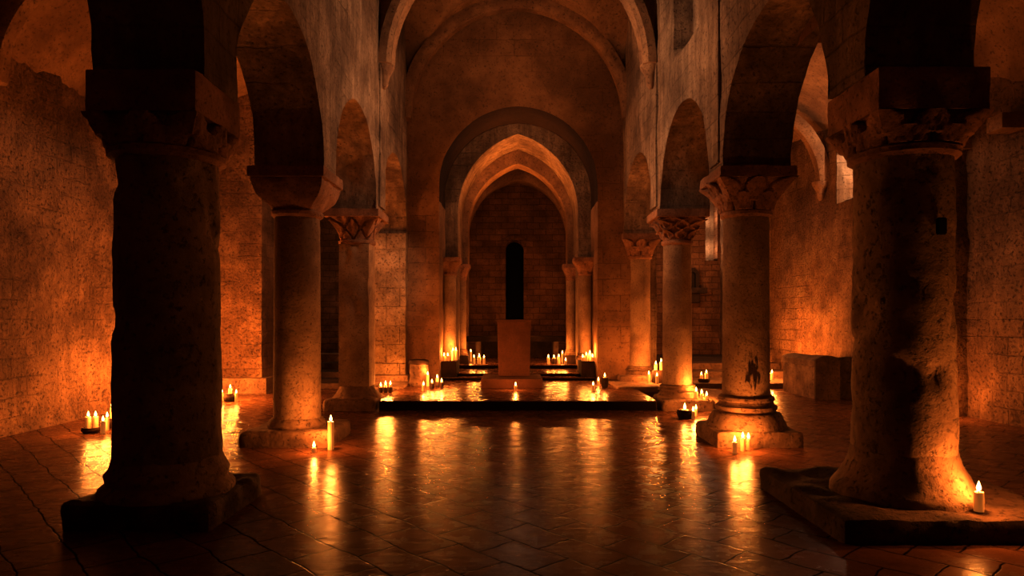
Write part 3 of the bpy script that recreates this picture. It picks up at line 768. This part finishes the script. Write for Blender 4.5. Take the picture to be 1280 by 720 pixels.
px_, py_, pz_ = cup(692.5, 455, 7, 6, .41, 'dark jar among the candles right of the altar', 'dark candle cups', 'candle_jar')
candle(692.5, 455, 448, 3.6, .43, 'candle burning inside the dark jar right of the altar', G, 1.6, pos=(px_, py_, pz_ - .09))
G = 'candles on the right dark block'
for (x, y, h, l) in ((1.59, 15.82, 4, 'front left corner of the right dark block'), (1.67, 15.80, 7, 'front edge of the right dark block'), (1.76, 15.86, 9, 'middle of the right dark block, tallest'), (1.81, 15.76, 5, 'front right corner of the right dark block')):
    candle(0, h, 0, 4.2, .61, 'candle on the ' + l, G, 1.7, pos=(x, y, .61))
candle(741.5, 489, 482, 4.2, .17, 'lone short candle with a bright reflection below the right end of the steps', 'candles on the chancel floor', 2)
px_, py_, pz_ = cup(756, 485, 13, 9, .17, 'tall dark jar holding a candle in front of the right arch jamb', None, 'candle_jar', 'dark')
candle(756, 485, 479, 4.5, .3, 'candle in the tall dark jar in front of the right arch jamb', 'candles at the right arch jamb', 2, pos=(px_, py_, pz_ - .07))
candle(748, 481, 476, 3.6, .17, 'tiny candle between the tall dark jar and the steps', 'candles at the right arch jamb', 1.4)
G = 'candles beside the farthest right column'
x, y = 3.10, 14.62
bm = block(-.13, .13, -.11, .11, 0, .27, .05, .03, .015, 5, 251); o = obj('stone_block', bm, M['dark'], loc=(x, y, .22)); tag(o, 'small upright dark stone with two candles on top between the two farthest right columns', 'block', None)
candle(0, 7, 0, 3.8, .485, 'candle on the left half of the small upright dark stone', G, 2.6, pos=(x - .06, y, .485))
candle(0, 10, 0, 4, .485, 'taller candle on the right half of the small upright dark stone', G, 2.6, pos=(x + .06, y + .02, .485))
candle(0, 10, 0, 4, .22, 'candle touching the plinth of the farthest right column', G, 2.6, pos=(2.90, 14.66, .22))
candle(0, 9, 0, 4, .22, 'candle in front of the small upright dark stone', G, 2.6, pos=(3.02, 14.40, .22))
G = 'candles at the interlace column'
px_, py_, pz_ = cup(856, 523, 11, 20, 0, 'dark bowl with a fat candle in front of the interlace column plinth', None, 'stone_bowl', 'dark', 'bowl')
candle(856, 519, 508, 9, 0, 'fat candle rising from the dark bowl in front of the interlace column', G, 2.4, pos=(px_, py_, pz_ - .05), fl=.1)
candle(866.5, 524, 514.5, 4.2, 0, 'small candle on the floor right beside the dark bowl, the nearer one', G, 1.4)
candle(870, 520, 512, 3.6, 0, 'small candle on the floor behind the right side of the dark bowl', G, 1.4)
for (x, y, h, l) in ((3.16, 11.82, 9, 'nearest to the shaft'), (3.25, 11.80, 6.5, 'in the middle'), (3.33, 11.78, 4, 'at the outer corner, shortest')):
    candle(0, h, 0, 4.4, .2, 'candle on the plinth of the interlace column, ' + l, G, 1.8, pos=(x, y, .2))
px_, py_, pz_ = cup(880, 478, 5, 15, .12, 'dark dish with two candles on the step in the right aisle', None, 'shallow_dish', 'dark', 'bowl')
candle(0, 8, 0, 4, .14, 'shorter left candle on the dish in the right aisle', 'candles in the right aisle', 2, pos=(px_ - .06, py_, pz_ - .035))
candle(0, 10.5, 0, 4, .14, 'taller right candle on the dish in the right aisle', 'candles in the right aisle', 2, pos=(px_ + .055, py_, pz_ - .035))
candle(965, 475, 466.5, 4.4, .12, 'solitary candle at the foot of the right aisle wall beyond the stone chests', 'candles in the right aisle', 4)
G = 'candles at the ringed-base column'
candle(918.5, 567, 553, 6, 0, 'candle on the floor before the ringed-base column plinth, nearest to the camera of the three', G, 2)
candle(928.5, 564, 548, 6, 0, 'middle candle of the three before the ringed-base column plinth', G, 2)
candle(935.5, 563, 549, 5, 0, 'slimmer candle of the three before the ringed-base column plinth, at the right', G, 2)
candle(1223.5, 639, 615, 11.5, .18, 'thick candle standing alone on the plinth of the nearest right column', 'candles at the nearest right column', 3.2)

# ------------------------------------------------------------------ light
WARM = (1.0, .29, .05)
KC = 5.5
for i, (x, y, z, p) in enumerate(LIGHTS):
    l = bpy.data.lights.new('candle_light', 'POINT'); l.energy = KC * p; l.color = WARM; l.shadow_soft_size = .018
    o = bpy.data.objects.new('candle_light', l); o.location = (x, y, z); COL.objects.link(o)
def fill_light(x, y, z, e, c=WARM, r=.1, kind='POINT', rot=None, size=1):  # unseen light without a fixture, added to brighten walls, arch and aisles
    l = bpy.data.lights.new('fill_light', kind); l.energy = e; l.color = c
    if kind == 'AREA': l.size = size
    else: l.shadow_soft_size = r
    o = bpy.data.objects.new('fill_light', l); o.location = (x, y, z); COL.objects.link(o)
    if rot: o.rotation_euler = rot
    return o
SOFT = (1.0, .42, .16); TANL = (1.0, .54, .29)
def spot(x, y, z, tx, ty, tz, e, c=SOFT, ang=100, r=.3):  # aimed unseen light, added for the upper walls, arch and pier
    o = fill_light(x, y, z, e, c, r, 'SPOT'); o.data.spot_size = math.radians(ang); o.data.spot_blend = 1
    o.rotation_euler = (Vector((tx, ty, tz)) - Vector((x, y, z))).to_track_quat('-Z', 'Y').to_euler(); return o
fill_light(-6.2, 11.2, .5, 75, r=.15)               # unseen light for candles hidden behind the nearest left column
fill_light(-5.9, 12.9, .7, 420, r=.15)
fill_light(-2.7, 14.55, .55, 16, r=.06)             # foot of the left square pier             # left aisle pier
fill_light(-4.6, 20.2, 3.0, 40, SOFT, r=.3)         # far left aisle
fill_light(5.0, 20.3, 3.0, 40, SOFT, r=.3)          # far right aisle
fill_light(6.0, 16.3, .8, 300, r=.2)                # right aisle wall by the chests
fill_light(6.7, 10.9, .5, 55, r=.2)                # right aisle beside the near column
fill_light(3.98, 4.95, .75, 30, r=.06)                # near right column foot
spot(-1.6, 11.2, 5.2, 2.5, 11.2, 5.4, 520, TANL, ang=105)
spot(1.6, 11.0, 5.2, -2.5, 11.0, 5.3, 440, TANL, ang=105)
spot(0, 10.6, 6.2, 0, 15.4, 7.4, 130, (1, .43, .16), ang=70)
fill_light(.1, 15.9, 4.4, 26, TANL, r=.2)
spot(.1, 17.4, 1.0, .1, 17.45, 6, 1500, WARM, ang=58)
spot(-1.0, 11.6, 4.2, -2.85, 15.1, 2.5, 260, TANL, ang=34, r=.15)
fill_light(.1, 13.7, 7.2, 12, SOFT, r=.3)
fill_light(.1, 19.5, 3.6, 8, WARM, r=.2)
fill_light(.1, 20.2, 1.6, 26, WARM, r=.3)
fill_light(5.2, 13.5, 5.2, 40, SOFT, r=.4)          # right aisle vault
fill_light(-5.2, 13.2, 4.6, 14, SOFT, r=.4)
fill_light(xw + .28, 14.6, 5.3, 380, TANL, r=.1)     # window splay
fill_light(6.44, 22.5, 3.95, 10, TANL, r=.04)
fill_light(6.44, 22.5, 4.9, 10, TANL, r=.04)
fill_light(5.6, 21.2, 3.2, 14, SOFT, r=.2)

w = bpy.data.worlds.new('night'); S.world = w; w.use_nodes = True
w.node_tree.nodes['Background'].inputs[0].default_value = (.5, .2, .08, 1); w.node_tree.nodes['Background'].inputs[1].default_value = .012

# ------------------------------------------------------------------ camera
cam = bpy.data.cameras.new('camera'); co = bpy.data.objects.new('camera', cam); COL.objects.link(co)
cam.sensor_width = 36; cam.lens = F / 1280 * 36
cam.shift_x = -(PX - 640) / 1280; cam.shift_y = (HY - 360) / 1280
co.location = (0, 0, CH); co.rotation_euler = (PI / 2, 0, 0)
S.camera = co
S.view_settings.view_transform = 'Standard'; S.view_settings.look = 'None'; S.view_settings.exposure = .42; S.view_settings.gamma = .84
S.cycles.use_denoising = True
S.cycles.sample_clamp_indirect = 3
S.cycles.max_bounces = 6; S.cycles.diffuse_bounces = 3; S.cycles.glossy_bounces = 3
